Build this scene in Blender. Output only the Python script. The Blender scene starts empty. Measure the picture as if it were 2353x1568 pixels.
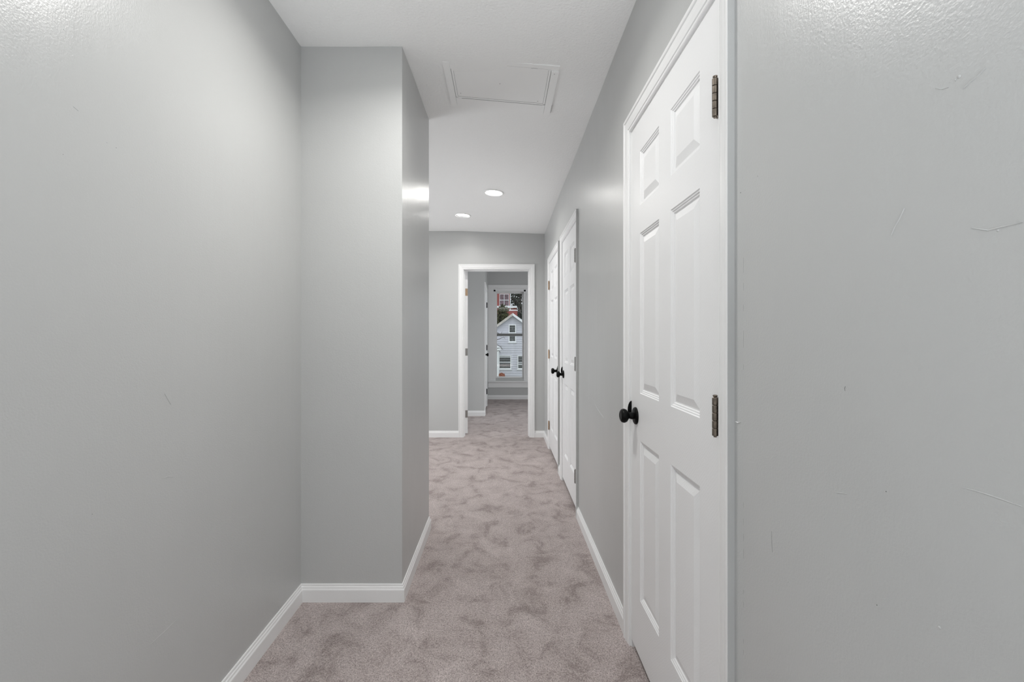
import bpy, bmesh, math, random
from mathutils import Vector, Matrix
random.seed(7)
C = bpy.context.scene.collection
SC = bpy.context.scene
PI = math.pi

# ------------------------------------------------------------------ camera
F = 1040.0            # focal length in pixels of the 2353 px wide frame
CAMZ = 1.24           # eye height above the carpet
VX, VY = 1151.0, 775.0   # vanishing point of the hall axis in the photograph
cam_d = bpy.data.cameras.new('camera')
cam_d.sensor_width = 36.0
cam_d.lens = F / 2353 * 36.0
cam_d.shift_x = (2353 / 2 - VX) / 2353
cam_d.shift_y = (VY - 1568 / 2) / 2353
cam_d.clip_start = 0.02
cam_d.clip_end = 400
cam = bpy.data.objects.new('camera', cam_d)
cam.location = (0, 0, CAMZ)
cam.rotation_euler = (PI / 2, 0, 0)
C.objects.link(cam)
SC.camera = cam

# ------------------------------------------------------------------ world, exposure
w = bpy.data.worlds.new('world')
SC.world = w
w.use_nodes = True
bg = w.node_tree.nodes['Background']
bg.inputs[0].default_value = (0.88, 0.94, 1.0, 1)     # even overcast sky
bg.inputs[1].default_value = 1.25
SC.view_settings.view_transform = 'Standard'
SC.view_settings.look = 'None'
SC.view_settings.gamma = 1.0
SC.view_settings.use_curve_mapping = False
SC.view_settings.exposure = 0.26
SC.cycles.use_denoising = True
SC.cycles.max_bounces = 14
SC.cycles.diffuse_bounces = 10
SC.cycles.glossy_bounces = 5
SC.cycles.transparent_max_bounces = 12
SC.cycles.caustics_reflective = False
SC.cycles.caustics_refractive = False

LAMP_COL = (1.0, 0.985, 0.955)
#          x, y, watts, in frame
LAMPS = [(-0.066, 4.18, 4.2), (-0.42, 4.95, 3.8), (-0.22, 1.55, 7.8), (-1.45, 4.2, 4.5)]

def fill_light(name, loc, rot, sx, sz, watts, col=(0.93, 0.97, 1.0)):
    ld = bpy.data.lights.new(name, 'AREA')
    ld.shape = 'RECTANGLE'
    ld.size, ld.size_y = sx, sz
    ld.energy = watts
    ld.color = col
    o = bpy.data.objects.new(name, ld)
    o.location = loc
    o.rotation_euler = rot
    C.objects.link(o)
# unseen fill lights added to brighten the hall, ceiling, side recess and far room
fill_light('fill_behind', (-0.21, -1.75, -0.75), (math.radians(180), 0, 0), 1.4, 1.25, 205)
fill_light('fill_recess', (-2.29, 4.3, 0.95), (math.radians(112), 0, math.radians(-90)), 1.1, 1.3, 18)
fill_light('fill_east', (2.40, 6.5, 1.05), (math.radians(92), 0, math.radians(90)), 0.9, 1.3, 24)
fill_light('fill_west', (-2.29, 6.4, 0.75), (math.radians(80), 0, math.radians(-90)), 0.8, 0.8, 11)

# ------------------------------------------------------------------ helpers
def obj(name, bm, mat=None, parent=None, smooth=False):
    me = bpy.data.meshes.new(name)
    bmesh.ops.recalc_face_normals(bm, faces=bm.faces[:])
    bm.to_mesh(me)
    bm.free()
    if smooth:
        for p in me.polygons:
            p.use_smooth = True
    o = bpy.data.objects.new(name, me)
    C.objects.link(o)
    if mat:
        me.materials.append(mat)
    if parent:
        o.parent = parent
    return o

def share(name, src, parent, loc=(0, 0, 0)):
    o = bpy.data.objects.new(name, src.data)
    C.objects.link(o)
    o.parent = parent
    o.location = loc
    return o

def tag(o, label=None, cat=None, group=None, kind=None):
    if label: o['label'] = label
    if cat: o['category'] = cat
    if group: o['group'] = group
    if kind: o['kind'] = kind
    return o

def empty(name, loc=(0, 0, 0), rz=0.0, ry=0.0):
    o = bpy.data.objects.new(name, None)
    o.empty_display_size = 0.1
    C.objects.link(o)
    o.location = loc
    o.rotation_euler = (0, ry, rz)
    return o

def NB():
    return bmesh.new()

def box(bm, x0, x1, y0, y1, z0, z1):
    v = [bm.verts.new(p) for p in ((x0, y0, z0), (x1, y0, z0), (x1, y1, z0), (x0, y1, z0),
                                   (x0, y0, z1), (x1, y0, z1), (x1, y1, z1), (x0, y1, z1))]
    for f in ((0, 3, 2, 1), (4, 5, 6, 7), (0, 1, 5, 4), (1, 2, 6, 5), (2, 3, 7, 6), (3, 0, 4, 7)):
        bm.faces.new([v[i] for i in f])
    return bm

def bbox(x0, x1, y0, y1, z0, z1, bev=0.0):
    bm = box(NB(), x0, x1, y0, y1, z0, z1)
    if bev:
        bmesh.ops.bevel(bm, geom=bm.edges[:], offset=bev, segments=2, affect='EDGES', profile=0.7)
    return bm

def strip(bm, A, B, cap=True):
    """skin between two copies of one profile (closed loop)"""
    a = [bm.verts.new(p) for p in A]
    b = [bm.verts.new(p) for p in B]
    n = len(a)
    for i in range(n):
        j = (i + 1) % n
        bm.faces.new((a[i], a[j], b[j], b[i]))
    if cap:
        bm.faces.new(a[::-1])
        bm.faces.new(b)

def lathe(bm, prof, axis='y', seg=28, c=(0, 0, 0)):
    """profile of (radius, height along axis)"""
    rings = []
    for r, h in prof:
        ring = []
        for k in range(seg if r > 1e-6 else 1):
            a = 2 * PI * k / seg
            u, v = r * math.cos(a), r * math.sin(a)
            p = {'y': (u, h, v), 'z': (u, v, h), 'x': (h, u, v)}[axis]
            ring.append(bm.verts.new((p[0] + c[0], p[1] + c[1], p[2] + c[2])))
        rings.append(ring)
    for A, B in zip(rings, rings[1:]):
        if len(A) == 1 and len(B) == 1:
            continue
        for k in range(seg):
            j = (k + 1) % seg
            if len(A) == 1:
                bm.faces.new((A[0], B[k], B[j]))
            elif len(B) == 1:
                bm.faces.new((A[k], B[0], A[j]))
            else:
                bm.faces.new((A[k], B[k], B[j], A[j]))
    for ring, rev in ((rings[0], True), (rings[-1], False)):
        if len(ring) > 1:
            bm.faces.new(ring[::-1] if rev else ring)
    return bm

def tube(bm, pts, radii, seg=6):
    prev = None
    n = len(pts)
    for i, p in enumerate(pts):
        p = Vector(p)
        d = (Vector(pts[min(i + 1, n - 1)]) - Vector(pts[max(i - 1, 0)])).normalized()
        ref = Vector((0, 0, 1)) if abs(d.z) < 0.9 else Vector((1, 0, 0))
        u = d.cross(ref).normalized()
        v = d.cross(u)
        ring = [bm.verts.new(p + radii[i] * (math.cos(2 * PI * k / seg) * u + math.sin(2 * PI * k / seg) * v)) for k in range(seg)]
        if prev:
            for k in range(seg):
                bm.faces.new((prev[k], prev[(k + 1) % seg], ring[(k + 1) % seg], ring[k]))
        else:
            bm.faces.new(ring[::-1])
        prev = ring
    bm.faces.new(prev)
    return bm

# ------------------------------------------------------------------ materials
def new_mat(name):
    m = bpy.data.materials.new(name)
    m.use_nodes = True
    nt = m.node_tree
    b = nt.nodes['Principled BSDF']
    return m, nt, b

def N(nt, t, **kw):
    n = nt.nodes.new(t)
    for k, v in kw.items():
        setattr(n, k, v)
    return n

def obj_coord(nt, scale=(1, 1, 1), kind='Object'):
    tc = N(nt, 'ShaderNodeTexCoord')
    mp = N(nt, 'ShaderNodeMapping')
    mp.inputs['Scale'].default_value = scale
    nt.links.new(tc.outputs[kind], mp.inputs['Vector'])
    return mp.outputs['Vector']

def noise(nt, vec, scale, detail=3, rough=0.55, dist=0.0):
    n = N(nt, 'ShaderNodeTexNoise')
    n.inputs['Scale'].default_value = scale
    n.inputs['Detail'].default_value = detail
    n.inputs['Roughness'].default_value = rough
    n.inputs['Distortion'].default_value = dist
    nt.links.new(vec, n.inputs['Vector'])
    return n.outputs['Fac']

def ramp(nt, fac, stops):
    r = N(nt, 'ShaderNodeValToRGB')
    e = r.color_ramp.elements
    while len(e) < len(stops):
        e.new(0.5)
    for k, (p, c) in enumerate(stops):
        e[k].position = p
        e[k].color = (c[0], c[1], c[2], 1)
    nt.links.new(fac, r.inputs['Fac'])
    return r.outputs['Color']

def bump(nt, h, strength, dist, normal=None):
    b = N(nt, 'ShaderNodeBump')
    b.inputs['Strength'].default_value = strength
    b.inputs['Distance'].default_value = dist
    nt.links.new(h, b.inputs['Height'])
    if normal is not None:
        nt.links.new(normal, b.inputs['Normal'])
    return b.outputs['Normal']

def mixc(nt, fac, a, b, mode='MIX'):
    m = N(nt, 'ShaderNodeMix', data_type='RGBA', blend_type=mode)
    for s, v in ((m.inputs[0], fac), (m.inputs[6], a), (m.inputs[7], b)):
        if isinstance(v, (int, float)):
            s.default_value = v
        elif isinstance(v, tuple):
            s.default_value = (v[0], v[1], v[2], 1)
        else:
            nt.links.new(v, s)
    return m.outputs[2]

def plain(name, col, rough=0.5, metal=0.0, spec=0.5, var=0.0, vscale=20, bstr=0.0, bscale=200, bdist=0.0005):
    m, nt, b = new_mat(name)
    b.inputs['Roughness'].default_value = rough
    b.inputs['Metallic'].default_value = metal
    b.inputs['Specular IOR Level'].default_value = spec
    vec = obj_coord(nt)
    if var:
        f = noise(nt, vec, vscale)
        lo = tuple(c * (1 - var) for c in col)
        hi = tuple(min(1, c * (1 + var)) for c in col)
        nt.links.new(ramp(nt, f, [(0.3, lo), (0.7, hi)]), b.inputs['Base Color'])
    else:
        b.inputs['Base Color'].default_value = (*col, 1)
    if bstr:
        nt.links.new(bump(nt, noise(nt, vec, bscale), bstr, bdist), b.inputs['Normal'])
    return m

def wall_paint(name, col, rough=0.31):
    """semi-gloss rolled paint: roller stipple, slow waviness of the board, faint tone drift"""
    m, nt, b = new_mat(name)
    v = obj_coord(nt, kind='Object')
    tone = noise(nt, v, 1.3, 2)
    c = ramp(nt, tone, [(0.3, tuple(x * 0.985 for x in col)), (0.7, tuple(x * 1.015 for x in col))])
    nt.links.new(c, b.inputs['Base Color'])
    rn = noise(nt, v, 3.0, 2)
    r = N(nt, 'ShaderNodeMapRange')
    r.inputs['To Min'].default_value = rough - 0.05
    r.inputs['To Max'].default_value = rough + 0.05
    nt.links.new(rn, r.inputs['Value'])
    nt.links.new(r.outputs['Result'], b.inputs['Roughness'])
    vs = obj_coord(nt, (1, 1, 0.35))
    n1 = bump(nt, noise(nt, vs, 5.5, 2), 0.35, 0.006)
    vb = obj_coord(nt, (1, 1, 0.10))
    n1 = bump(nt, noise(nt, vb, 32, 3), 0.22, 0.0012, n1)
    n2 = bump(nt, noise(nt, v, 210, 2), 0.42, 0.0010, n1)
    nt.links.new(n2, b.inputs['Normal'])
    return m

M_WALL = wall_paint('wall_paint', (0.515, 0.520, 0.516))

def ceiling_paint():
    m, nt, b = new_mat('ceiling_paint')
    v = obj_coord(nt)
    b.inputs['Base Color'].default_value = (0.90, 0.90, 0.895, 1)
    b.inputs['Roughness'].default_value = 0.75
    b.inputs['Specular IOR Level'].default_value = 0.25
    patch = noise(nt, v, 2.2, 2)
    n_a = noise(nt, v, 120, 4, 0.6)
    vor = N(nt, 'ShaderNodeTexVoronoi')
    vor.inputs['Scale'].default_value = 75
    nt.links.new(v, vor.inputs['Vector'])
    mul = N(nt, 'ShaderNodeMath', operation='MULTIPLY')
    nt.links.new(vor.outputs['Distance'], mul.inputs[0])
    nt.links.new(patch, mul.inputs[1])
    add = N(nt, 'ShaderNodeMath', operation='ADD')
    nt.links.new(mul.outputs[0], add.inputs[0])
    nt.links.new(n_a, add.inputs[1])
    n0 = bump(nt, noise(nt, v, 4, 2), 0.25, 0.008)
    nt.links.new(bump(nt, add.outputs[0], 0.6, 0.0035, n0), b.inputs['Normal'])
    return m
M_CEIL = ceiling_paint()

def carpet():
    m, nt, b = new_mat('carpet_pile')
    v = obj_coord(nt)
    b.inputs['Roughness'].default_value = 0.95
    b.inputs['Specular IOR Level'].default_value = 0.1
    b.inputs['Sheen Weight'].default_value = 0.12
    # brushed patches in the pile
    vw = obj_coord(nt, (1.0, 0.85, 1))
    p1 = noise(nt, vw, 7.0, 8, 0.68, 0.55)
    p1c = ramp(nt, p1, [(0.37, (0.320, 0.270, 0.258)), (0.47, (0.44, 0.380, 0.367)), (0.55, (0.475, 0.415, 0.402)), (0.66, (0.535, 0.468, 0.455))])
    # tufts
    t = noise(nt, v, 185, 3, 0.75)
    tc = ramp(nt, t, [(0.30, (0.36, 0.345, 0.34)), (0.46, (0.90, 0.895, 0.89)), (0.62, (1.32, 1.32, 1.32))])
    # flecks
    t2 = noise(nt, v, 85, 4, 0.75)
    tc2 = ramp(nt, t2, [(0.30, (0.70, 0.68, 0.67)), (0.52, (1.0, 1.0, 1.0)), (0.74, (1.14, 1.14, 1.14))])
    c = mixc(nt, 1.0, mixc(nt, 1.0, p1c, tc, 'MULTIPLY'), tc2, 'MULTIPLY')
    nt.links.new(c, b.inputs['Base Color'])
    n0 = bump(nt, p1, 0.5, 0.010)
    n1 = bump(nt, t, 0.8, 0.005, n0)
    nt.links.new(n1, b.inputs['Normal'])
    return m
M_CARPET = carpet()

def white_door():
    m, nt, b = new_mat('door_paint')
    b.inputs['Base Color'].default_value = (0.82, 0.82, 0.825, 1)
    b.inputs['Roughness'].default_value = 0.40
    v = obj_coord(nt, (1, 1, 1))
    wv = N(nt, 'ShaderNodeTexWave', wave_type='BANDS', bands_direction='DIAGONAL')
    wv.inputs['Scale'].default_value = 60
    wv.inputs['Distortion'].default_value = 6
    wv.inputs['Detail'].default_value = 2
    nt.links.new(v, wv.inputs['Vector'])
    vg = obj_coord(nt, (7, 1, 1.2))
    g = noise(nt, vg, 60, 3)
    add = N(nt, 'ShaderNodeMath', operation='ADD')
    nt.links.new(wv.outputs['Fac'], add.inputs[0])
    nt.links.new(g, add.inputs[1])
    nt.links.new(bump(nt, add.outputs[0], 0.14, 0.0006), b.inputs['Normal'])
    return m
M_DOOR = white_door()
M_TRIM = plain('trim_paint', (0.83, 0.83, 0.83), 0.34, bstr=0.08, bscale=60, bdist=0.0006)
M_BLACK = plain('black_metal', (0.004, 0.004, 0.004), 0.36, metal=0.0, spec=0.10, bstr=0.03, bscale=300)
M_BRONZE = plain('aged_nickel', (0.20, 0.17, 0.14), 0.33, metal=1.0, var=0.2, vscale=120)
M_BRASS = plain('tan_brass', (0.42, 0.30, 0.20), 0.42, metal=0.8, var=0.15, vscale=150)
M_NICKEL = plain('dull_nickel', (0.32, 0.31, 0.30), 0.4, metal=0.9, var=0.1, vscale=150)
M_DARK = plain('dark_slot', (0.03, 0.028, 0.025), 0.7)
M_HATCH = plain('hatch_paint', (0.90, 0.90, 0.895), 0.6, bstr=0.15, bscale=40, bdist=0.001)
M_SCUFF = plain('scuff', (0.16, 0.16, 0.16), 0.7)
M_LENS, nt_, b_ = new_mat('lamp_lens')
b_.inputs['Base Color'].default_value = (0.9, 0.9, 0.88, 1)
b_.inputs['Emission Color'].default_value = (1.0, 0.985, 0.94, 1)
b_.inputs['Emission Strength'].default_value = 42.0

def glass_mat():
    m = bpy.data.materials.new('window_glass')
    m.use_nodes = True
    nt = m.node_tree
    nt.nodes.clear()
    out = N(nt, 'ShaderNodeOutputMaterial')
    tr = N(nt, 'ShaderNodeBsdfTransparent')
    tr.inputs[0].default_value = (0.96, 0.97, 0.97, 1)
    gl = N(nt, 'ShaderNodeBsdfGlossy')
    gl.inputs['Roughness'].default_value = 0.02
    fr = N(nt, 'ShaderNodeFresnel')
    fr.inputs['IOR'].default_value = 1.45
    mx = N(nt, 'ShaderNodeMixShader')
    nt.links.new(fr.outputs[0], mx.inputs[0])
    nt.links.new(tr.outputs[0], mx.inputs[1])
    nt.links.new(gl.outputs[0], mx.inputs[2])
    nt.links.new(mx.outputs[0], out.inputs[0])
    return m
M_GLASS = glass_mat()

# ------------------------------------------------------------------ plan (metres; camera at the origin, hall runs along +Y)
XL = -0.939                    # left wall of the near hall
YB = 2.126                     # face of the wall that narrows the hall
XB, YB2 = -0.464, 2.916        # its side face and far end
YF = 5.60                      # wall at the end of the hall
WT = 0.13                      # thickness of that wall
YW = 9.02                      # window wall of the room beyond
XC, YC = -0.26, 7.12           # closet corner in the room beyond
C0, SL = 0.5142, 0.0047        # right wall: x = C0 + SL * y
RZ_R = math.atan2(1, SL)       # local frame of the right wall: x along it, y into the hall
def xr(y): return C0 + SL * y

def lerp_tab(tab, y):
    if y <= tab[0][0]: return tab[0][1]
    for (a, va), (b, vb) in zip(tab, tab[1:]):
        if y <= b:
            return va + (vb - va) * (y - a) / (b - a)
    return tab[-1][1]
CL = [(-2.5, 1.3635), (2.126, 1.3635), (2.4, 1.385), (2.74, 1.396), (2.916, 1.405), (3.4, 1.395), (4.2, 1.361), (5.6, 1.312), (9.5, 1.33)]
CR = [(-2.5, 1.30), (1.74, 1.2997), (1.99, 1.3017), (2.21, 1.299), (2.34, 1.298), (2.65, 1.295), (2.81, 1.291), (3.28, 1.287), (4.03, 1.297), (5.6, 1.279), (9.5, 1.33)]
def ceil_z(x, y):
    l, r = lerp_tab(CL, y), lerp_tab(CR, y)
    t = min(1.0, max(0.0, (x - XB) / (0.53 - XB)))
    return CAMZ + l + (r - l) * t

# ------------------------------------------------------------------ floor and ceiling
bm = NB()       # with an opening added behind the camera for the fill light below
for q in ((-3.2, 2.6, -1.1, 9.3), (-3.2, XL, -2.6, -1.1), (0.515, 2.6, -2.6, -1.1), (-3.2, 2.6, -6.0, -2.6), (XL, 0.515, -2.6, -2.4)):
    box(bm, q[0], q[1], q[2], q[3], -0.12, 0.0)
tag(obj('floor', bm, M_CARPET),
    'taupe cut pile carpet with brushed patches running down the hall', 'floor', kind='structure')

bm = NB()
xs = [-3.2, -2.4, -1.8, -1.3] + [-0.95 + 0.0493 * i for i in range(31)] + [0.8, 1.6, 2.6]
ys = [-6.0, -5.0, -4.0, -3.3] + [-2.6 + 0.1 * i for i in range(120)]
lo, hi = [], []
for y in ys:
    lo.append([bm.verts.new((x, y, ceil_z(x, y) + 0.0015 * math.sin(9 * y + 4 * x) * math.sin(5 * x - 3 * y))) for x in xs])
    hi.append([bm.verts.new((x, y, ceil_z(x, y) + 0.18)) for x in xs])
for a in range(len(ys) - 1):
    for b in range(len(xs) - 1):
        bm.faces.new((lo[a][b], lo[a + 1][b], lo[a + 1][b + 1], lo[a][b + 1]))
        bm.faces.new((hi[a][b], hi[a][b + 1], hi[a + 1][b + 1], hi[a + 1][b]))
for a in range(len(ys) - 1):
    for b in (0, len(xs) - 1):
        bm.faces.new((lo[a][b], hi[a][b], hi[a + 1][b], lo[a + 1][b]))
for b in range(len(xs) - 1):
    for a in (0, len(ys) - 1):
        bm.faces.new((lo[a][b], lo[a][b + 1], hi[a][b + 1], hi[a][b]))
tag(obj('ceiling', bm, M_CEIL, smooth=True), 'white textured ceiling sloping slightly down to the right', 'ceiling', kind='structure')

# ------------------------------------------------------------------ walls
HW = 2.72
def wall(name, bm, label):
    return tag(obj(name, bm, M_WALL), label, 'wall', kind='structure')

wall_left = wall('wall_left', bbox(XL - 0.12, XL, -5.8, YB, 0, HW), 'long grey painted wall on the left beside the camera')
bm = NB()
box(bm, XL - 0.12, XB, YB, YB2, 0, HW)
wall('wall_center', bm, 'grey wall block with a sharp corner that narrows the hall')
def holed(axis, a0, a1, t0, t1, w0, w1, z0, z1):  # wall with an unseen opening, added for a fill light
    bm = NB()
    for p0, p1, q0, q1 in ((a0, w0, 0, HW), (w1, a1, 0, HW), (w0, w1, 0, z0), (w0, w1, z1, HW)):
        if axis == 'x': box(bm, p0, p1, t0, t1, q0, q1)
        else: box(bm, t0, t1, p0, p1, q0, q1)
    return bm
wall('wall_stairwell', holed('y', YB2 - 0.12, YF + WT, -2.3, -2.18, 3.75, 4.85, 0.30, 1.60), 'grey side wall of the recess hidden past the wall block')
wall('wall_recess', bbox(-2.18, XL - 0.12, YB2 - 0.12, YB2, 0, HW), 'grey wall behind the wall block facing the hall end')
wall('wall_back', bbox(XL - 0.12, 0.7, -5.92, -5.8, 0, HW), 'grey wall closing the hall behind the camera')

# right wall, built in its own frame: three door openings cut out of it
JT = 0.018
DOORS = [ # opening between jambs a..b, head height
    (1.0700, 1.8120, 2.060),
    (3.1560, 3.9080, 2.052),
    (4.1750, 5.0000, 2.052),
]
bm = NB()
s = -5.9
for a, b, h in DOORS:
    box(bm, s, a - JT, -0.12, 0, 0, HW)
    box(bm, a - JT, b + JT, -0.12, 0, h + JT, HW)
    s = b + JT
box(bm, s, YF + 0.02, -0.12, 0, 0, HW)
box(bm, -5.9, YF + 0.02, -0.16, -0.12, 0, HW)
wall_right = wall('wall_right', bm, 'grey painted wall on the right holding the white doors')
wall_right.location = (C0, 0, 0)
wall_right.rotation_euler = (0, 0, RZ_R)

# end wall with doorway
DX0, DX1, DH = -0.459, 0.351, 2.075
bm = NB()
box(bm, -2.3, DX0 - JT, YF, YF + WT, 0, HW)
box(bm, DX1 + JT, 2.4, YF, YF + WT, 0, HW)
box(bm, DX0 - JT, DX1 + JT, YF, YF + WT, DH + JT, HW)
wall('wall_far', bm, 'grey wall at the end of the hall with the open doorway')

# room beyond
bm = NB()
box(bm, -2.3, XC, YC, YC + 0.10, 0, HW)
# closet side wall with a door opening  (door_5)
D5 = (7.255, 8.10, 2.052)
box(bm, XC - 0.10, XC, YC + 0.10, D5[0] - JT, 0, HW)
box(bm, XC - 0.10, XC, D5[1] + JT, YW, 0, HW)
box(bm, XC - 0.10, XC, D5[0] - JT, D5[1] + JT, D5[2] + JT, HW)
box(bm, XC - 0.16, XC - 0.10, YC + 0.10, YW, 0, HW)
wall('wall_closet', bm, 'grey closet corner seen through the open doorway')
WX0, WX1, WZ0, WZ1 = -0.125, 0.475, 0.42, 2.165    # window opening
bm = NB()
box(bm, XC - 0.2, WX0, YW, YW + 0.16, 0, HW)
box(bm, WX1, 2.4, YW, YW + 0.16, 0, HW)
box(bm, WX0, WX1, YW, YW + 0.16, 0, WZ0)
box(bm, WX0, WX1, YW, YW + 0.16, WZ1, HW)
wall('wall_window', bm, 'dim grey wall around the window of the far room')
wall('wall_east', holed('y', YF + WT, YW, 2.28, 2.4, 6.05, 6.95, 0.40, 1.70), 'grey right wall of the far room hidden by the doorway')
wall('wall_west', holed('y', YF + WT, YC, -2.3, -2.18, 6.0, 6.8, 0.35, 1.35), 'grey left wall of the far room hidden by the doorway')

# ------------------------------------------------------------------ baseboards
BP = [(0.0, 0.0), (0.0, 0.082), (0.004, 0.082), (0.0055, 0.0785), (0.0055, 0.073), (0.0085, 0.069), (0.0095, 0.063), (0.0125, 0.058), (0.013, 0.0545), (0.013, 0.0)]
def baseboards(names, pts, labels):
    """pts: polyline whose LEFT side is the room"""
    n = len(pts)
    P = [Vector(p) for p in pts]
    nor = []
    for i in range(n - 1):
        d = (P[i + 1] - P[i]).normalized()
        nor.append(Vector((-d.y, d.x)))
    off = []
    for i in range(n):
        if i == 0: off.append(nor[0])
        elif i == n - 1: off.append(nor[-1])
        else:
            m = (nor[i - 1] + nor[i]).normalized()
            off.append(m / max(0.2, m.dot(nor[i])))
    for i in range(n - 1):
        if names[i] is None: continue
        A = [(P[i].x + off[i].x * d, P[i].y + off[i].y * d, z) for d, z in BP]
        B = [(P[i + 1].x + off[i + 1].x * d, P[i + 1].y + off[i + 1].y * d, z) for d, z in BP]
        bm = NB()
        strip(bm, A, B)
        tag(obj(names[i], bm, M_TRIM), labels[i], 'baseboard', kind='structure')

CW = 0.060    # casing width
CR_ = 0.005   # reveal
def cas_out(i): return DOORS[i][0] - CR_ - CW, DOORS[i][1] + CR_ + CW
c1, c2, c3 = cas_out(0), cas_out(1), cas_out(2)
# running with the room on the left: along the left wall towards the camera etc.
baseboards(['baseboard_recess', 'baseboard_corner', 'baseboard_front', 'baseboard_left'],
           [(-2.18, YB2), (XB, YB2), (XB, YB), (XL, YB), (XL, -1.1)],
           ['white baseboard behind the wall block', 'white baseboard along the side of the wall block, hugging its sharp corner',
            'short white baseboard across the front of the wall block', 'white baseboard along the long left wall'])
baseboards(['baseboard_right'], [(xr(c1[1]), c1[1]), (xr(c2[0]), c2[0])], ['white baseboard between the nearest right door and the next'])
baseboards(['baseboard_between'], [(xr(c2[1]), c2[1]), (xr(c3[0]), c3[0])], ['stub of white baseboard between the two far closed doors'])
baseboards(['baseboard_end', 'baseboard_far'], [(xr(c3[1]), c3[1]), (xr(YF), YF), (DX1 + CR_ + CW, YF)],
           ['short white baseboard past the last right door into the corner', 'short white baseboard right of the open doorway'])
baseboards(['baseboard_doorway'], [(DX0 - CR_ - CW, YF), (-2.18, YF)], ['white baseboard left of the open doorway'])
baseboards(['baseboard_near'], [(xr(-1.1), -1.1), (xr(c1[0]), c1[0])], ['white baseboard along the right wall beside the camera'])
baseboards(['baseboard_window'], [(2.28, YW), (XC, YW)], ['white baseboard under the window of the far room'])
baseboards(['baseboard_closet', 'baseboard_inside'], [(XC, D5[0] - CR_ - CW), (XC, YC), (-2.18, YC)],
           ['stub of white baseboard around the closet corner', 'white baseboard on the closet wall seen through the doorway'])

# ------------------------------------------------------------------ casings and jambs
CP = [(0.0, -0.001), (0.0, 0.0070), (0.002, 0.0085), (0.0075, 0.0085), (0.0085, 0.0070), (0.0105, 0.0070), (0.0125, 0.0100), (0.028, 0.0125),
      (0.0435, 0.0135), (0.0445, 0.0120), (0.0465, 0.0120), (0.0485, 0.0155), (0.052, 0.0165), (0.0590, 0.0165), (0.060, 0.0158), (0.060, -0.001)]
def casing(name, frame, a, b, h, depth, label, strike=None, door_back=0.0375, grey_edge=False):
    """frame: (loc, rz) of the wall face, local x along it and y out of it"""
    root = empty(name, frame[0], frame[1])
    tag(root, label, 'door frame', kind='structure')
    A, B, H = a - CR_, b + CR_, h + CR_
    bm = NB(); strip(bm, [(A - w_, t, 0) for w_, t in CP], [(A - w_, t, H + w_) for w_, t in CP])
    sc_ = obj('side_casing', bm, M_TRIM, root)
    if grey_edge:                       # outer edge of this side casing coloured darker with the wall grey
        sc_.data.materials.append(M_WALL)
        for p in sc_.data.polygons:
            if all(sc_.data.vertices[v].co.x < A - CW + 0.0005 for v in p.vertices):
                p.material_index = 1
    bm = NB(); strip(bm, [(B + w_, t, 0) for w_, t in CP], [(B + w_, t, H + w_) for w_, t in CP]); obj('side_casing', bm, M_TRIM, root)
    bm = NB(); strip(bm, [(A - w_, t, H + w_) for w_, t in CP], [(B + w_, t, H + w_) for w_, t in CP]); obj('head_casing', bm, M_TRIM, root)
    e = 0.001
    obj('side_jamb', bbox(a - JT, a, -depth, -e, 0, h), M_TRIM, root)
    obj('side_jamb', bbox(b, b + JT, -depth, -e, 0, h), M_TRIM, root)
    obj('head_jamb', bbox(a - JT, b + JT, -depth, -e, h, h + JT), M_TRIM, root)
    st = 0.011
    d0, d1 = -door_back, -door_back - 0.03
    if door_back < 0: d0, d1 = door_back, door_back + 0.03
    bm = NB()
    box(bm, a, a + st, min(d0, d1), max(d0, d1), 0, h)
    box(bm, b - st, b, min(d0, d1), max(d0, d1), 0, h)
    box(bm, a + st, b - st, min(d0, d1), max(d0, d1), h - st, h)
    obj('door_stop', bm, M_TRIM, root)
    if strike:
        s_, z_ = strike
        bm = NB()
        sg = 1 if s_ == b else -1
        # lip of the strike plate rounding out past the jamb edge towards the hall
        prof = [(-0.016, -0.030), (-0.016, 0.030)] + [(0.0155 * math.sin(PI * k / 10), 0.036 * math.cos(PI * k / 10)) for k in range(11)]
        strip(bm, [(s_ - sg * 0.0003, u, z_ + v) for u, v in prof], [(s_ - sg * 0.0023, u, z_ + v) for u, v in prof])
        obj('strike_plate', bm, M_BLACK, root)['label'] = 'black strike plate'
    return root

FR = ((C0, 0, 0), RZ_R)
KZ = 0.936
casing('trim_1', FR, *DOORS[0], 0.11, 'white moulded casing around the nearest right door', strike=(DOORS[0][1], KZ + 0.013), grey_edge=True)
casing('trim_2', FR, *DOORS[1], 0.11, 'white moulded casing around the second right door', strike=(DOORS[1][1], KZ + 0.013), grey_edge=True)
casing('trim_3', FR, *DOORS[2], 0.11, 'white moulded casing around the last right door by the hall end', strike=(DOORS[2][0], KZ + 0.013), grey_edge=True)
FF = ((0, YF, 0), PI)           # local x = -X
casing('trim_4', FF, -DX1, -DX0, DH, WT, 'white casing around the open doorway at the hall end', door_back=WT - 0.07)
FC = ((XC, 0, 0), -PI / 2)      # local x = -Y
casing('trim_5', FC, -D5[1], -D5[0], D5[2], 0.10, 'white casing around the closet door in the far room')

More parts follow.
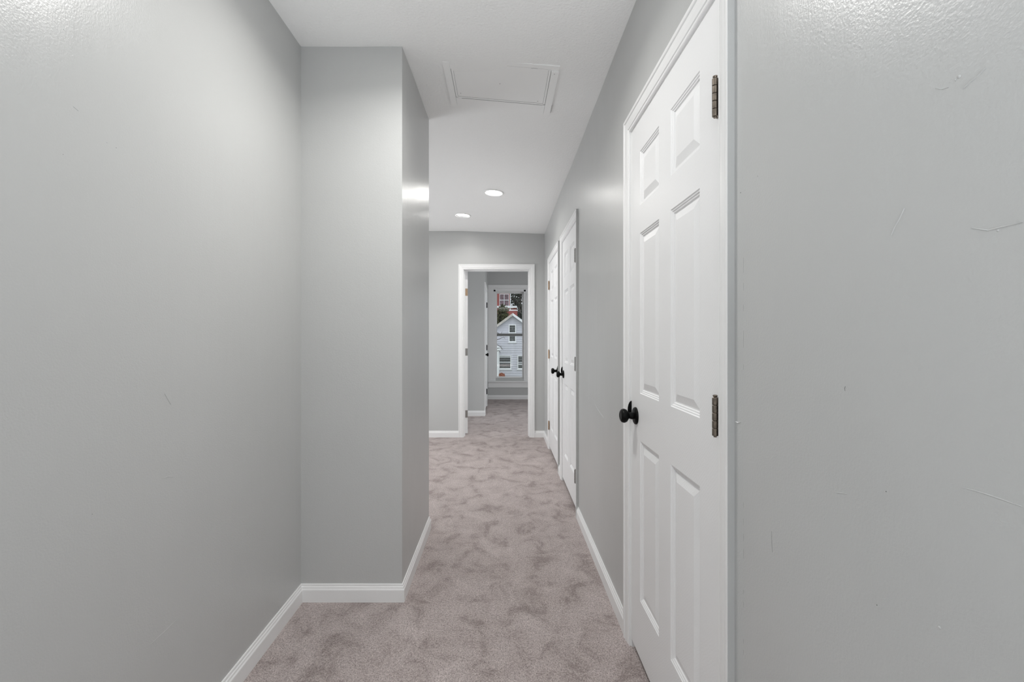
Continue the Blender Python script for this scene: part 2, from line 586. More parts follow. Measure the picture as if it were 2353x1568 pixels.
# ------------------------------------------------------------------ doors
PZ = [(0.2500, 0.850), (1.028, 1.630), (1.734, 1.938)]
PR = [(0.0, 0.0), (0.0025, -0.0025), (0.006, -0.003), (0.0085, -0.0055), (0.012, -0.006), (0.0145, -0.0095), (0.018, -0.0095), (0.042, -0.0022), (0.0435, -0.0022)]
def panel_bm(x0, x1, z0, z1):
    bm = NB()
    prev = None
    for ins, d in PR:
        r = [bm.verts.new(p) for p in ((x0 + ins, d, z0 + ins), (x1 - ins, d, z0 + ins), (x1 - ins, d, z1 - ins), (x0 + ins, d, z1 - ins))]
        if prev:
            for k in range(4):
                bm.faces.new((prev[k], prev[(k + 1) % 4], r[(k + 1) % 4], r[k]))
        prev = r
    bm.faces.new(prev)
    return bm

def knob(parent, s, z, out=1):
    """out = +1: towards local +y"""
    k = obj('door_knob', lathe(NB(), [(0.0125, 0.006), (0.0130, 0.010), (0.0140, 0.018), (0.0115, 0.025), (0.0115, 0.029), (0.0160, 0.032), (0.0235, 0.037),
            (0.0268, 0.044), (0.0272, 0.049), (0.0250, 0.056), (0.0200, 0.060), (0.0150, 0.0615), (0.0145, 0.0605), (0.0, 0.0610)], 'y', 32), M_BLACK, parent, smooth=True)
    k.location = (s, 0, z)
    k['label'] = 'round black door knob'
    obj('rose', lathe(NB(), [(0.0330, 0.0), (0.0335, 0.002), (0.0325, 0.0055), (0.0290, 0.0085), (0.0200, 0.0105), (0.0140, 0.0110), (0.0, 0.0110)], 'y', 36), M_BLACK, k, smooth=True)
    return k

def hinge(parent, s, z0, z1, mat, t=0.010, side=1, label=None):
    r = 0.0068
    h = obj('hinge', bbox(-0.004 if side > 0 else -0.010, 0.010 if side > 0 else 0.004, 0.0005, 0.0025, z0, z1), mat, parent)
    h.location = (s, 0, 0)
    if label: h['label'] = label
    L = (z1 - z0) / 5
    for k in range(5):
        a, b = z0 + k * L + 0.0005, z0 + (k + 1) * L - 0.0005
        bm = NB()
        lathe(bm, [(r * 0.9, a), (r, a + 0.0008), (r, b - 0.0008), (r * 0.9, b)], 'z', 14, (0, t, 0))
        obj('knuckle', bm, mat, h)
    bm = NB()
    lathe(bm, [(0.0035, z0 - 0.003), (0.0035, z1 + 0.001), (0.0055, z1 + 0.0035), (0.0055, z1 + 0.005), (0.003, z1 + 0.0065), (0, z1 + 0.0065)], 'z', 12, (0, t, 0))
    obj('pin', bm, mat, h)
    return h

def door(name, frame, a, b, z0, z1, label, hinge_at, hmat, hinge_label, knob_side=None, knob_z=KZ, thick=0.035):
    root = empty(name, frame[0], frame[1])
    tag(root, label, 'door', kind='structure')
    W = b - a
    st, pw = 0.150 * W, 0.2795 * W
    mu = W - 2 * st - 2 * pw
    X = [a, a + st, a + st + pw, a + st + pw + mu, b - st, b]
    Z = [z0] + [q for p in PZ for q in p] + [z1]
    bm = NB()
    V = [[bm.verts.new((x, 0, z)) for x in X] for z in Z]
    for i in range(len(Z) - 1):
        for j in range(5):
            if i % 2 == 1 and j in (1, 3):
                continue
            bm.faces.new((V[i][j], V[i][j + 1], V[i + 1][j + 1], V[i + 1][j]))
    Bk = [bm.verts.new((x, -thick, z)) for x, z in ((a, z0), (b, z0), (b, z1), (a, z1))]
    bm.faces.new(Bk)
    n = len(Z) - 1
    bm.faces.new([V[0][j] for j in range(6)] + [Bk[1], Bk[0]])
    bm.faces.new([V[n][j] for j in range(5, -1, -1)] + [Bk[3], Bk[2]])
    bm.faces.new([V[i][0] for i in range(n, -1, -1)] + [Bk[0], Bk[3]])
    bm.faces.new([V[i][5] for i in range(n + 1)] + [Bk[2], Bk[1]])
    obj('door_slab', bm, M_DOOR, root)
    for p0, p1 in PZ:
        for q in (1, 3):
            obj('panel', panel_bm(X[q], X[q + 1], p0, p1), M_DOOR, root)
    for zz in (0.22, 1.005, 1.764):
        if hinge_at is not None:
            hinge(root, hinge_at, zz, zz + 0.0915, hmat, side=1 if hinge_at < (a + b) / 2 else -1, label=hinge_label)
    if knob_side is not None:
        knob(root, knob_side, knob_z)
    return root

G = 0.003
d = DOORS[0]
door('door_1', FR, d[0] + G, d[1] - G, 0.034, d[2] - G, 'nearest white six panel door on the right with a black knob', d[0] + 0.006, M_BRONZE, 'aged bronze hinge', d[1] - 0.063)
d = DOORS[1]
door('door_2', FR, d[0] + G, d[1] - G, 0.034, d[2] - G, 'second white six panel door on the right, its hinges on the near edge', d[0] + 0.006, M_NICKEL, 'dull grey hinge', d[1] - 0.075, 0.925)
d = DOORS[2]
door('door_3', FR, d[0] + G, d[1] - G, 0.034, d[2] - G, 'last white six panel door on the right, its hinges by the hall end', d[1] - 0.006, M_BRASS, 'tan brass hinge', d[0] + 0.075, 0.922)
door('door_5', FC, -D5[1] + G, -D5[0] - G, 0.03, D5[2] - G, 'white closet door seen edge on through the open doorway', -D5[1] + 0.006, M_BLACK, 'black hinge', -D5[0] - 0.065, 0.955)

# open door of the end doorway: hinged on the left jamb, swung back into the far room
ang = math.radians(101)
dr = door('door_4', ((DX0 + 0.004, YF + WT + 0.004, 0), 0), 0.0, 0.80, 0.02, DH - G, 'white door swung open into the far room, hinge edge showing', None, M_BRASS, None, 0.80 - 0.065)
dr.rotation_euler = (0, 0, ang)
# leaf thickness is towards local -y, which the swing turns towards +X; hinge leaves on the edge facing the hall
for zz, mm, lb in ((1.764, M_BRASS, 'tan brass hinge leaf'), (1.005, M_NICKEL, 'dull grey hinge leaf'), (0.22, M_NICKEL, 'dull grey hinge leaf')):
    o = obj('hinge', bbox(-0.0025, 0.0, -0.034, 0.004, zz, zz + 0.0915), mm, dr)
    o['label'] = lb
    for q in range(3):
        obj('screw', lathe(NB(), [(0.004, -0.0032), (0.0035, -0.0040), (0, -0.0040)], 'x', 10, (0, -0.016 + 0.007 * (q % 2), zz + 0.018 + 0.028 * q)), mm, o)

# ------------------------------------------------------------------ window of the far room
win = empty('window_1', ((WX0 + WX1) / 2, YW, WZ0))
tag(win, 'tall double hung window with wide painted casing in the far room', 'window', kind='structure')
def wpart(name, x0, x1, y0, y1, z0, z1, mat=M_TRIM, bev=0.003, par=win):
    ox, oy, oz = (WX0 + WX1) / 2, YW, WZ0
    return obj(name, bbox(x0 - ox, x1 - ox, y0 - oy, y1 - oy, z0 - oz, z1 - oz, bev), mat, par)
wpart('side_casing', XC + 0.002, WX0 - 0.02, YW - 0.020, YW - 0.001, WZ0 - 0.05, WZ1 + 0.045)
wpart('side_casing', WX1 + 0.02, WX1 + 0.155, YW - 0.020, YW - 0.001, WZ0 - 0.05, WZ1 + 0.045)
wpart('head_casing', XC + 0.002, WX1 + 0.155, YW - 0.024, YW - 0.001, WZ1 + 0.0455, WZ1 + 0.115)
wpart('backband', WX0 - 0.0195, WX0 + 0.02, YW - 0.012, YW + 0.03, WZ0 - 0.05, WZ1 + 0.02)
wpart('backband', WX1 - 0.02, WX1 + 0.0195, YW - 0.012, YW + 0.03, WZ0 - 0.05, WZ1 + 0.02)
wpart('backband', WX0 - 0.0195, WX1 + 0.0195, YW - 0.012, YW + 0.03, WZ1 - 0.02, WZ1 + 0.045)
wpart('window_sill', XC + 0.002, WX1 + 0.17, YW - 0.055, YW + 0.06, WZ0 - 0.075, WZ0 - 0.05)
wpart('apron', XC + 0.004, WX1 + 0.155, YW - 0.018, YW - 0.001, WZ0 - 0.185, WZ0 - 0.076)
obj('window_frame', NB() if False else box(box(box(box(NB(), WX0 - (WX0 + WX1) / 2, WX0 + 0.014 - (WX0 + WX1) / 2, 0.03, 0.15, -0.02, WZ1 - WZ0),
    WX1 - 0.014 - (WX0 + WX1) / 2, WX1 - (WX0 + WX1) / 2, 0.03, 0.15, -0.02, WZ1 - WZ0),
    WX0 + 0.014 - (WX0 + WX1) / 2, WX1 - 0.014 - (WX0 + WX1) / 2, 0.03, 0.15, WZ1 - WZ0 - 0.014, WZ1 - WZ0),
    WX0 + 0.014 - (WX0 + WX1) / 2, WX1 - 0.014 - (WX0 + WX1) / 2, 0.06, 0.15, -0.05, 0.0), M_TRIM, win)
M_RAIL_SHADE = plain('rail_shade', (0.20, 0.205, 0.20), 0.5)  # backlit shade of the white rail put into its colour
ZM = 1.285   # meeting rails
def sash(y0, z0, z1, bot, top):
    x0, x1 = WX0 + 0.0145, WX1 - 0.0145
    ox, oy, oz = (WX0 + WX1) / 2, YW, WZ0
    rw = 0.033
    bm = NB()
    for q in ((x0, x0 + rw, z0, z1), (x1 - rw, x1, z0, z1), (x0 + rw, x1 - rw, z0, z0 + bot), (x0 + rw, x1 - rw, z1 - top, z1)):
        box(bm, q[0] - ox, q[1] - ox, y0 - oy, y0 + 0.035 - oy, q[2] - oz, q[3] - oz)
    sh = obj('sash', bm, M_TRIM, win)
    if top > 0.04:
        obj('meeting_rail', bbox(x0 + rw - 0.001 - ox, x1 - rw + 0.001 - ox, y0 - 0.006 - oy, y0 + 0.034 - oy, z1 - top + 0.001 - oz, z1 + 0.001 - oz), M_RAIL_SHADE, sh)['label'] = 'meeting rail coloured with its backlit shade'
    obj('pane', bbox(x0 + rw - ox, x1 - rw - ox, y0 + 0.016 - oy, y0 + 0.019 - oy, z0 + bot - oz, z1 - top - oz), M_GLASS, sh)
sash(YW + 0.035, WZ0 + 0.001, ZM + 0.026, 0.030, 0.052)
sash(YW + 0.075, ZM - 0.022, WZ1 - 0.015, 0.034, 0.034)

# ------------------------------------------------------------------ recessed lights
slope_y = math.atan(0.075)
def downlight(i, x, y, watts, label):
    z = ceil_z(x, y)
    sl = (ceil_z(x - 0.05, y) - ceil_z(x + 0.05, y)) / 0.1
    root = empty('recessed_light', (x, y, z), 0, math.atan(sl))
    tag(root, label, 'ceiling light', 'recessed ceiling lights')
    obj('trim_ring', lathe(NB(), [(0.0735, -0.001), (0.0735, -0.004), (0.080, -0.0075), (0.090, -0.0070), (0.0945, -0.0035), (0.0945, 0.003), (0.0735, 0.003)], 'z', 48), M_HATCH, root, smooth=True)
    obj('lens', lathe(NB(), [(0.0735, 0.0015), (0.0735, -0.0012), (0.05, -0.0020), (0, -0.0024)], 'z', 48), M_LENS, root, smooth=True)
    ld = bpy.data.lights.new('bulb', 'AREA')
    ld.shape = 'DISK'
    ld.size = 0.14
    ld.spread = math.radians(150)
    ld.energy = watts
    ld.color = LAMP_COL
    lo_ = bpy.data.objects.new('bulb', ld)
    C.objects.link(lo_)
    lo_.parent = root
    lo_.location = (0, 0, -0.012)
LL = ['lit round recessed light in the ceiling, the nearer of the two in view', 'lit round recessed light nearer the end wall and smaller in view',
      'recessed light above the near hall just out of frame', 'recessed light over the side recess past the wall block']
for i, (x, y, wt) in enumerate(LAMPS):
    downlight(i, x, y, wt, LL[i])

# ------------------------------------------------------------------ attic hatch
hx, hy = 0.0, 2.40
hs = (ceil_z(-0.2, hy) - ceil_z(0.2, hy)) / 0.4
hatch = empty('attic_hatch', (hx, hy, ceil_z(hx, hy)), 0, math.atan(hs))
tag(hatch, 'white attic hatch panel framed by painted boards in the ceiling', 'attic hatch')
obj('hatch_panel', bbox(-0.262, 0.256, -0.180, 0.158, -0.006, 0.004), M_HATCH, hatch)
def board(n, x0, x1, y0, y1, zb, b=0.0015): return obj(n, bbox(x0, x1, y0, y1, zb, 0.004, b), M_HATCH, hatch)
board('frame_board', -0.290, -0.2555, -0.172, 0.256, -0.013)
board('frame_board', 0.2515, 0.289, -0.166, 0.262, -0.013)
board('frame_board', -0.2545, 0.2505, 0.1680, 0.262, -0.0085)
board('frame_board', -0.290, 0.289, -0.205, -0.174, -0.0070)
board('stop_bead', -0.2530, -0.243, -0.170, 0.154, -0.0085, 0.0015)
board('stop_bead', 0.239, 0.2490, -0.166, 0.154, -0.0085, 0.0015)
board('stop_bead', -0.242, 0.238, 0.1525, 0.1640, -0.0080, 0.0015)
for (x, y, zz) in ((-0.226, -0.150, -0.006), (0.268, -0.150, -0.013), (-0.005, -0.010, -0.006), (-0.224, 0.118, -0.006), (0.207, 0.132, -0.006)):
    obj('nail', lathe(NB(), [(0.0022, zz + 0.001), (0.0022, zz - 0.0006), (0.0012, zz - 0.0010), (0, zz - 0.0010)], 'z', 10, (x, y, 0)), M_SCUFF, hatch)
# open joints along the boards, as dark slits
obj('joint', bbox(-0.222, 0.236, 0.1641, 0.1679, -0.0075, 0.002), M_SCUFF, hatch)
M_JOINT = plain('joint_grey', (0.34, 0.34, 0.335), 0.8)
obj('joint', bbox(-0.2553, -0.2531, -0.170, 0.164, -0.0075, 0.002), M_JOINT, hatch)
obj('joint', bbox(0.2491, 0.2514, -0.166, 0.164, -0.0075, 0.002), M_JOINT, hatch)
obj('joint', bbox(-0.2428, 0.2388, 0.1510, 0.1524, -0.0066, 0.002), M_JOINT, hatch)
obj('joint', bbox(-0.2428, -0.2418, -0.170, 0.1510, -0.0066, 0.002), M_JOINT, hatch)
obj('joint', bbox(0.2376, 0.2388, -0.166, 0.1510, -0.0066, 0.002), M_JOINT, hatch)
obj('joint', bbox(-0.2545, 0.2505, 0.2622, 0.2634, -0.0012, 0.002), M_JOINT, hatch)
obj('joint', bbox(-0.254, 0.250, -0.1738, -0.1728, -0.0064, 0.002), M_JOINT, hatch)
obj('joint', bbox(0.2892, 0.2905, 0.165, 0.245, -0.008, 0.002), M_SCUFF, hatch)
obj('joint', bbox(0.150, 0.183, -0.1738, -0.1722, -0.0068, 0.002), M_SCUFF, hatch)

# ------------------------------------------------------------------ small marks on the walls
def rw_pt(x, y):          # photograph pixel on the right wall -> wall frame (s, z)
    s_ = F * C0 / (x - VX - SL * F)
    return s_, CAMZ + (VY - y) / F * s_
def lw_pt(x, y):          # on the left wall -> (Y, z)
    Y = XL * F / (x - VX)
    return Y, CAMZ + (VY - y) / F * Y
def sliver(bm, pts, wd, th):
    """thin ridge along pts (u, v) in the plane, thickness th out of it (local y)"""
    n = len(pts)
    rows = []
    for i, p in enumerate(pts):
        a, b = Vector(pts[max(0, i - 1)]), Vector(pts[min(n - 1, i + 1)])
        dd = (b - a).normalized()
        nn = Vector((-dd.y, dd.x)) * wd * (0.25 if i in (0, n - 1) else 1)
        p = Vector(p)
        rows.append([(p.x + nn.x, -0.0003, p.y + nn.y), (p.x, th, p.y), (p.x - nn.x, -0.0003, p.y - nn.y)])
    for A, B in zip(rows, rows[1:]):
        strip(bm, A, B)
def rscr(pix, wd, th, mat, name):
    bm = NB()
    sliver(bm, [rw_pt(*p) for p in pix], wd, th)
    return obj(name, bm, mat, wall_right)
rscr([(1773, 1221), (1773.6, 1240), (1774, 1255), (1774.6, 1270)], 0.0004, 0.0003, M_SCUFF, 'scratch')
rscr([(1942.5, 888), (1941, 893), (1942, 899)], 0.0009, 0.0004, M_SCUFF, 'nick')
for y0, y1 in ((592, 628), (650, 668), (700, 716), (760, 800), (838, 850), (1155, 1168), (1192, 1208), (1227, 1244), (1262, 1284), (1356, 1366), (1384, 1396), (1470, 1480), (1494, 1506)):
    rscr([(1708.4, y0), (1708.4, (y0 + y1) / 2), (1708.2, y1)], 0.00028, 0.0002, M_SCUFF, 'crack')
rscr([(2213, 205), (2228, 190), (2245, 176), (2266, 155)], 0.0013, 0.0009, M_WALL, 'paint_ridge')
rscr([(2049, 541), (2056, 522), (2066, 505), (2079, 478)], 0.0012, 0.0009, M_WALL, 'paint_ridge')
rscr([(2232, 524), (2270, 530), (2310, 520), (2350, 511)], 0.0012, 0.0008, M_WALL, 'paint_ridge')
rscr([(2210, 1120), (2262, 1135), (2300, 1148), (2350, 1165)], 0.0016, 0.0004, M_WALL, 'paint_ridge')
rscr([(2150, 203), (2165, 205), (2180, 201)], 0.0011, 0.0008, M_WALL, 'paint_ridge')
rscr([(1920, 1132), (1935, 1134), (1947, 1136)], 0.001, 0.0007, M_WALL, 'paint_ridge')
rscr([(1368, 930), (1374, 942), (1387, 960)], 0.0014, 0.0009, M_WALL, 'paint_ridge')
rscr([(1691, 969), (1696, 972), (1703, 970)], 0.0014, 0.0018, M_TRIM, 'paint_drip')
def rbump(x, y, r, mat=M_WALL, name='paint_bump'):
    s_, z_ = rw_pt(x, y)
    bm = NB()
    bmesh.ops.create_icosphere(bm, subdivisions=2, radius=1, matrix=Matrix.Translation((s_, 0, z_)) @ Matrix.Diagonal((r, r * 0.55, r, 1)))
    obj(name, bm, mat, wall_right, smooth=True)
for x, y, r in ((1884, 147, .0010), (1887, 72, .0011), (1879, 73, .0009), (1890, 50, .0009), (1911, 98, .0008), (2204, 176, .0022), (2196, 184, .0012),
                (1782, 560, .0010), (2293, 530, .0014), (1894, 1193, .0011), (1811, 1337, .0013), (2159, 1443, .0018), (1757, 340, .0009)):
    rbump(x, y, r)
for x, y, r in ((1741, 405, .0008), (1702, 443, .0012), (2036, 1130, .0008), (2015, 1391, .0008)):
    rbump(x, y, r, M_SCUFF, 'nail_hole')
def lscr(pix, wd, th, mat, name):
    bm = NB()
    pts = [lw_pt(*p) for p in pix]
    sliver(bm, pts, wd, th)
    for v in bm.verts:                   # plane (Y, z), thickness to +X
        y, t, z = v.co
        v.co = (XL + t, y, z)
    return obj(name, bm, mat, wall_left)
lscr([(378, 905), (384, 916), (392, 930)], 0.0013, 0.0009, M_WALL, 'paint_ridge')
lscr([(372, 1101), (384, 1096), (397, 1097)], 0.0012, 0.0009, M_WALL, 'paint_ridge')
lscr([(168, 245), (173, 249), (180, 255)], 0.0012, 0.0009, M_WALL, 'paint_ridge')
lscr([(345, 1482), (380, 1450), (410, 1420)], 0.0015, 0.0006, M_WALL, 'paint_ridge')
for x, y, r, mt in ((147, 68, .0014, M_WALL), (252, 66, .0012, M_WALL), (246, 328, .0014, M_WALL), (267, 340, .0009, M_SCUFF), (145, 355, .0007, M_SCUFF), (358, 372, .001, M_WALL), (212, 1182, .0008, M_SCUFF), (599, 283, .0009, M_WALL)):
    Y, z = lw_pt(x, y)
    bm = NB()
    bmesh.ops.create_icosphere(bm, subdivisions=2, radius=1, matrix=Matrix.Translation((XL, Y, z)) @ Matrix.Diagonal((r * 0.55, r, r, 1)))
    obj('paint_bump' if mt is M_WALL else 'nail_hole', bm, mt, wall_left, smooth=True)

# ------------------------------------------------------------------ outdoors
GZ = -3.3
def at(x, y, Y):
    return ((x - VX) / F * Y, CAMZ + (VY - y) / F * Y)
M_GRASS = plain('lawn', (0.10, 0.13, 0.05), 0.95, var=0.4, vscale=3)
M_SIDE = plain('white_siding', (0.60, 0.59, 0.645), 0.7, var=0.05, vscale=2)
M_OUTW = plain('white_frame', (0.80, 0.80, 0.82), 0.6, var=0.03)
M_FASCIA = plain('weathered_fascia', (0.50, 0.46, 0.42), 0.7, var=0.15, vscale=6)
M_SHING = plain('grey_shingle', (0.30, 0.29, 0.29), 0.9, var=0.25, vscale=30)
M_PANE = plain('dark_pane', (0.045, 0.05, 0.045), 0.12, var=0.4, vscale=5)
M_BRICK = plain('red_brick', (0.30, 0.085, 0.075), 0.9, var=0.25, vscale=14)
M_MORTAR = plain('mauve_pane', (0.13, 0.075, 0.09), 0.25, var=0.6, vscale=2.5)
M_BARK = plain('bark', (0.10, 0.085, 0.075), 0.9, var=0.3, vscale=12)
def leafmat(n, c): return plain(n, c, 0.8, var=0.45, vscale=1.7)
M_LG = leafmat('olive_leaves', (0.085, 0.088, 0.035))
M_LD = leafmat('dark_leaves', (0.055, 0.065, 0.050))
M_LR = leafmat('orange_leaves', (0.52, 0.13, 0.07))
M_LO = leafmat('rust_leaves', (0.45, 0.17, 0.10))

tag(obj('ground', bbox(-40, 40, 12, 110, GZ - 0.3, GZ), M_GRASS), 'lawn below the window of the far room', 'ground', kind='structure')

# white house with a gable
HY = 38.0
house = empty('house', (at(1178, 721, HY)[0], HY, GZ))
tag(house, 'white clapboard house with a gable roof outside the far window', 'house')
px, pz = at(1178, 721, HY)
pz -= GZ
hw, pitch = 3.4, 0.73
wallw = hw - 0.25
bm = NB()
ncl, ph = 0, 0.19
z = 0.0
while z < pz - 0.12:
    def half(zz): return min(wallw, max(0.02, (pz - 0.12 - zz) / pitch))
    h0, h1 = half(z), half(min(z + ph, pz - 0.12))
    A = [(-h0, 0.30, z), (-h0, -0.032, z), (-h1, 0.0, z + ph), (-h1, 0.30, z + ph)]
    B = [(h0, 0.30, z), (h0, -0.032, z), (h1, 0.0, z + ph), (h1, 0.30, z + ph)]
    strip(bm, A, B)
    z += ph
cl = obj('clapboards', bm, M_SIDE, house)
cl['kind'] = 'stuff'
obj('side_walls', box(NB(), -wallw, wallw, 0.30, 5.0, 0, pz - wallw * pitch - 0.14), M_SIDE, house)
for sg in (-1, 1):
    A = [(0, -0.35, pz), (0, 5.3, pz), (0, 5.3, pz - 0.16), (0, -0.35, pz - 0.16)]
    B = [(sg * hw, -0.35, pz - hw * pitch), (sg * hw, 5.3, pz - hw * pitch), (sg * hw, 5.3, pz - 0.16 - hw * pitch), (sg * hw, -0.35, pz - 0.16 - hw * pitch)]
    bm = NB(); strip(bm, A, B); obj('roof_slope', bm, M_SHING, house)
    A = [(0, -0.40, pz + 0.03), (0, -0.351, pz + 0.03), (0, -0.351, pz - 0.19), (0, -0.40, pz - 0.19)]
    B = [(sg * hw, y, z_ - hw * pitch) for (_, y, z_) in A]
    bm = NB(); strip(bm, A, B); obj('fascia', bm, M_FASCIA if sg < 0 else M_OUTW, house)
def hwin(x0, x1, y0, y1, bars):
    X0, Zt = at(x0, y0, HY); X1, Zb = at(x1, y1, HY)
    X0 -= px; X1 -= px; Zt -= GZ; Zb -= GZ
    fw = 0.09
    bm = NB()
    for q in ((X0, X0 + fw, Zb, Zt), (X1 - fw, X1, Zb, Zt), (X0 + fw, X1 - fw, Zt - fw, Zt), (X0 + fw, X1 - fw, Zb, Zb + fw)):
        box(bm, q[0], q[1], -0.07, 0.02, q[2], q[3])
    box(bm, X0 - 0.06, X1 + 0.06, -0.10, 0.02, Zb - 0.07, Zb)
    wn = obj('window', bm, M_OUTW, house)
    obj('pane', bbox(X0 + fw, X1 - fw, -0.03, 0.02, Zb + fw, Zt - fw), M_PANE, wn)
    for yb in bars:
        zb = at(0, yb, HY)[1] - GZ
        obj('meeting_rail', bbox(X0 + fw, X1 - fw, -0.06, -0.025, zb - 0.03, zb + 0.03), M_OUTW, wn)
hwin(1168.5, 1186.0, 745.5, 786.5, (765, 767))
hwin(1145.5, 1175.0, 816.5, 848.5, (833, 821))
hwin(1188.5, 1216.0, 816.5, 848.5, (838, 834))
bm = NB()
box(bm, -0.22, 0.47, 2.0, 2.6, pz - 0.6, pz + 0.36)
ch = obj('chimney', bm, M_BRICK, house)
obj('chimney_cap', bbox(-0.26, 0.51, 1.95, 2.65, pz + 0.36, pz + 0.44), M_OUTW, ch)
obj('downpipe', tube(NB(), [(at(1146, 0, HY)[0] - px, -0.08, 0), (at(1146, 0, HY)[0] - px, -0.08, 3.4)], [0.05, 0.05]), M_OUTW, house)

# porch end at the left edge of the view
PY = 35.5
x1, zt = at(1141, 790, PY)
x2, zb = at(1150.5, 800, PY)
porch = empty('porch', (x1 - 1.2, PY, GZ))
tag(porch, 'white porch corner with a sloping roof beside the white house', 'porch')
bm = NB()
A = [(-0.8, 0, zt - GZ + 1.0), (x2 - x1 + 1.2, 0, zb - GZ), (x2 - x1 + 1.2, 0, zb - GZ - 0.18), (1.2, 0, zb - GZ - 0.18), (-0.8, 0, zb - GZ - 0.10)]
strip(bm, A, [(a, 1.7, c) for a, _, c in A])
obj('porch_roof', bm, M_OUTW, porch)
obj('post', bbox(1.22, 1.36, 0.05, 0.19, 0, zb - GZ - 0.15), M_OUTW, porch)
obj('post', bbox(-0.75, -0.61, 0.05, 0.19, 0, zb - GZ - 0.09), M_OUTW, porch)

# red brick house further back
RY = 62.0
bx1, _ = at(1172, 700, RY)
_, bz = at(1100, 705, RY)
red = empty('house', (bx1 - 5, RY, GZ))
tag(red, 'red brick house with white trim rising behind the white house', 'house')
Wz = bz - GZ
bm = box(NB(), -4, 5, 0, 8, 0, Wz + 7)
obj('brick_wall', bm, M_BRICK, red)
obj('corner_board', bbox(4.97, 5.08, -0.06, 0.2, 0, Wz + 7), M_OUTW, red)
obj('gutter', bbox(-4, 5.95, -0.35, 0.02, Wz - 0.18, Wz + 0.08), M_OUTW, red)
obj('porch_wing', bbox(5.1, 5.9, 0.0, 4, 0, Wz - 0.2), M_BRICK, red)
x0, zt = at(1148.5, 677, RY); x1, zb = at(1168.5, 703, RY)
x0 -= bx1 - 5; x1 -= bx1 - 5
zt -= GZ; zb -= GZ
bm = NB()
for q in ((x0 - .05, x0, zb, zt), (x1, x1 + .05, zb, zt), (x0 - .05, x1 + .05, zt, zt + .06), (x0 - .05, x1 + .05, zb - .10, zb), ((x0 + x1) / 2 - .03, (x0 + x1) / 2 + .03, zb, zt), (x0, x1, (zb + zt) / 2 - .04, (zb + zt) / 2 + .03)):
    box(bm, q[0], q[1], -0.08, 0.02, q[2], q[3])
wn = obj('window', bm, M_OUTW, red)
obj('pane', bbox(x0, (x0 + x1) / 2 - .03, -0.04, 0.02, zb, zt), M_MORTAR, wn)
obj('pane', bbox((x0 + x1) / 2 + .03, x1, -0.04, 0.02, zb, zt), M_MORTAR, wn)

def foliage(blobs, n, size, seed):
    r = random.Random(seed)
    vs, fs = [], []
    for k in range(n):
        c, rad = blobs[r.randrange(len(blobs))]
        while True:
            p = Vector((r.uniform(-1, 1), r.uniform(-1, 1), r.uniform(-1, 1)))
            if 0.25 < p.length < 1: break
        p = Vector((c[0] + p.x * rad[0], c[1] + p.y * rad[1], c[2] + p.z * rad[2]))
        u = Vector((r.gauss(0, 1), r.gauss(0, 1), r.gauss(0, 1))).normalized()
        v = u.cross(Vector((r.gauss(0, 1), r.gauss(0, 1), r.gauss(0, 1)))).normalized()
        q = size * r.uniform(0.6, 1.4)
        i = len(vs)
        vs += [p - u * q, p + v * q * 0.5, p + u * q, p - v * q * 0.5]
        fs.append((i, i + 1, i + 2, i + 3))
    bm = NB()
    V = [bm.verts.new(v) for v in vs]
    for f in fs:
        bm.faces.new([V[i] for i in f])
    return bm
def tree(label, x, y, h, spread, mat, n, size, seed, z0=0.22, group='trees beyond the far window', name='tree'):
    root = empty(name, (x, y, GZ))
    tag(root, label, 'tree', group)
    r = random.Random(seed)
    bm = NB()
    tube(bm, [(0, 0, 0), (0.1, 0, h * 0.4), (0, 0.1, h * 0.92)], [0.03 * h, 0.022 * h, 0.004 * h], 8)
    for k in range(7):
        a = k * 2.4
        zz = h * (0.3 + 0.08 * k)
        tube(bm, [(0.05, 0.03, zz), (math.cos(a) * spread * 0.45, math.sin(a) * spread * 0.45, zz + h * 0.07), (math.cos(a) * spread * 0.85, math.sin(a) * spread * 0.85, zz + h * 0.17)],
             [0.010 * h, 0.006 * h, 0.002 * h], 5)
    obj('trunk', bm, M_BARK, root)
    blobs = []
    for k in range(16):
        a, zz = r.uniform(0, 2 * PI), r.uniform(z0, 0.9)
        q = spread * (1.05 - zz * 0.75)
        blobs.append(((math.cos(a) * q * 0.6, math.sin(a) * q * 0.6, zz * h), (q * 0.6, q * 0.6, h * 0.13)))
    f = obj('foliage', foliage(blobs, n, size, seed + 1), mat, root)
    f['kind'] = 'stuff'
X, Z = at(1150, 712, 49); tree('olive green tree behind the left slope of the white gable', X - 0.35, 49, Z - GZ + 0.5, 2.6, M_LG, 5200, 0.20, 11)
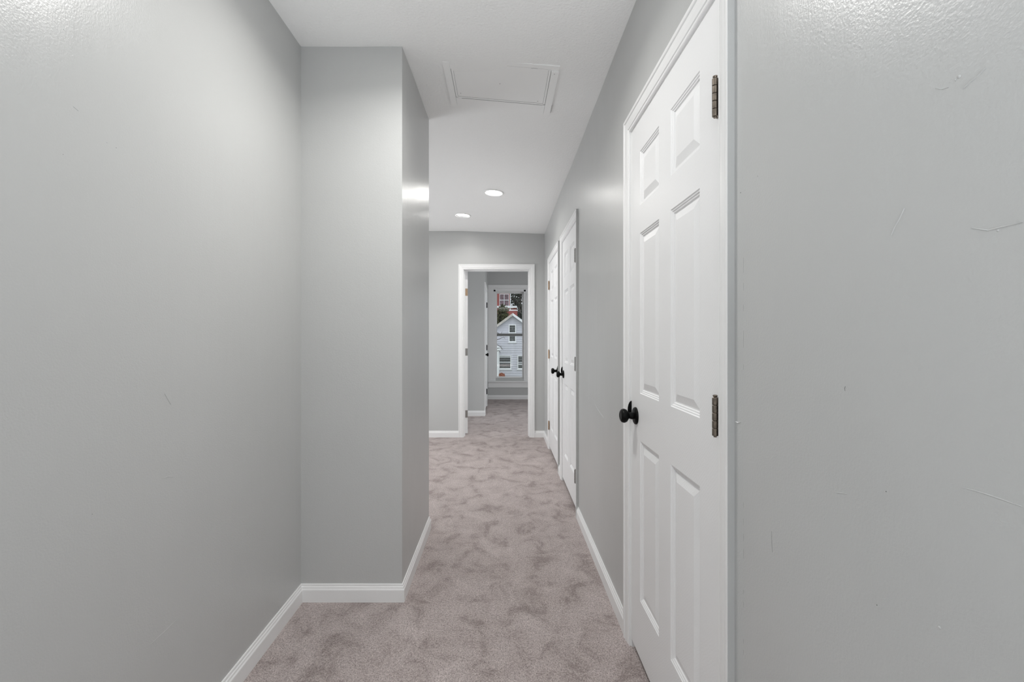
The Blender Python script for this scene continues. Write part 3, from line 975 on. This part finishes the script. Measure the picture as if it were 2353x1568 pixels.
X, Z = at(1195, 702, 54); tree('dark green tree behind the right slope of the white gable', X + 0.3, 54, Z - GZ + 0.6, 1.9, M_LD, 6000, 0.18, 21)
X, Z = at(1189, 655, 76); tree('tall thin dark tree with pale sky showing through', X + 0.4, 76, Z - GZ + 3.0, 4.2, M_LD, 3000, 0.24, 31, z0=0.45)
X, Z = at(1141, 668, 45.5); tree('orange autumn tree at the left edge of the far window view', X - 1.0, 45.5, Z - GZ + 0.6, 1.25, M_LR, 2600, 0.13, 41)

# bare sapling twigs in front of the white house
bare = empty('bare_tree', (at(1137, 0, 31)[0], 31, GZ))
tag(bare, 'leafless sapling with thin dark twigs before the white house', 'tree')
r = random.Random(5)
bm = NB()
top = at(0, 750, 31)[1] - GZ
tube(bm, [(0, 0, 0), (0.03, 0, top * 0.5), (0, 0, top)], [0.06, 0.04, 0.012], 7)
obj('trunk', bm, M_BARK, bare)
for k in range(9):
    zz = top * (0.62 + 0.04 * k)
    L = r.uniform(0.35, 0.8) * (1 if k % 4 else -1)
    bm = NB()
    p = [(0, 0, zz), (L * 0.4, r.uniform(-.1, .1), zz + 0.08), (L * 0.75, r.uniform(-.2, .2), zz + r.uniform(-0.05, 0.22)), (L, r.uniform(-.2, .2), zz + r.uniform(-0.1, 0.35))]
    tube(bm, p, [0.026, 0.019, 0.014, 0.008], 5)
    tube(bm, [p[2], (p[2][0] + 0.12, p[2][1], p[2][2] - 0.12)], [0.013, 0.007], 5)
    obj('branch', bm, M_BARK, bare)

# rust coloured shrub at the foot of the white house
SX, SZ = at(1154, 857, 36.6)
sh = empty('shrub', (SX, 36.6, GZ))
tag(sh, 'rust orange shrub before the white house at the foot of the view', 'shrub')
hh = SZ - GZ
obj('stem', tube(NB(), [(0, 0, 0), (0.02, 0, hh * 0.5)], [0.05, 0.03]), M_BARK, sh)
f = obj('foliage', foliage([((0, 0, hh * 0.55), (0.30, 0.3, hh * 0.45)), ((-0.04, 0, hh * 0.8), (0.25, 0.25, hh * 0.2))], 1500, 0.07, 77), M_LO, sh)
f['kind'] = 'stuff'
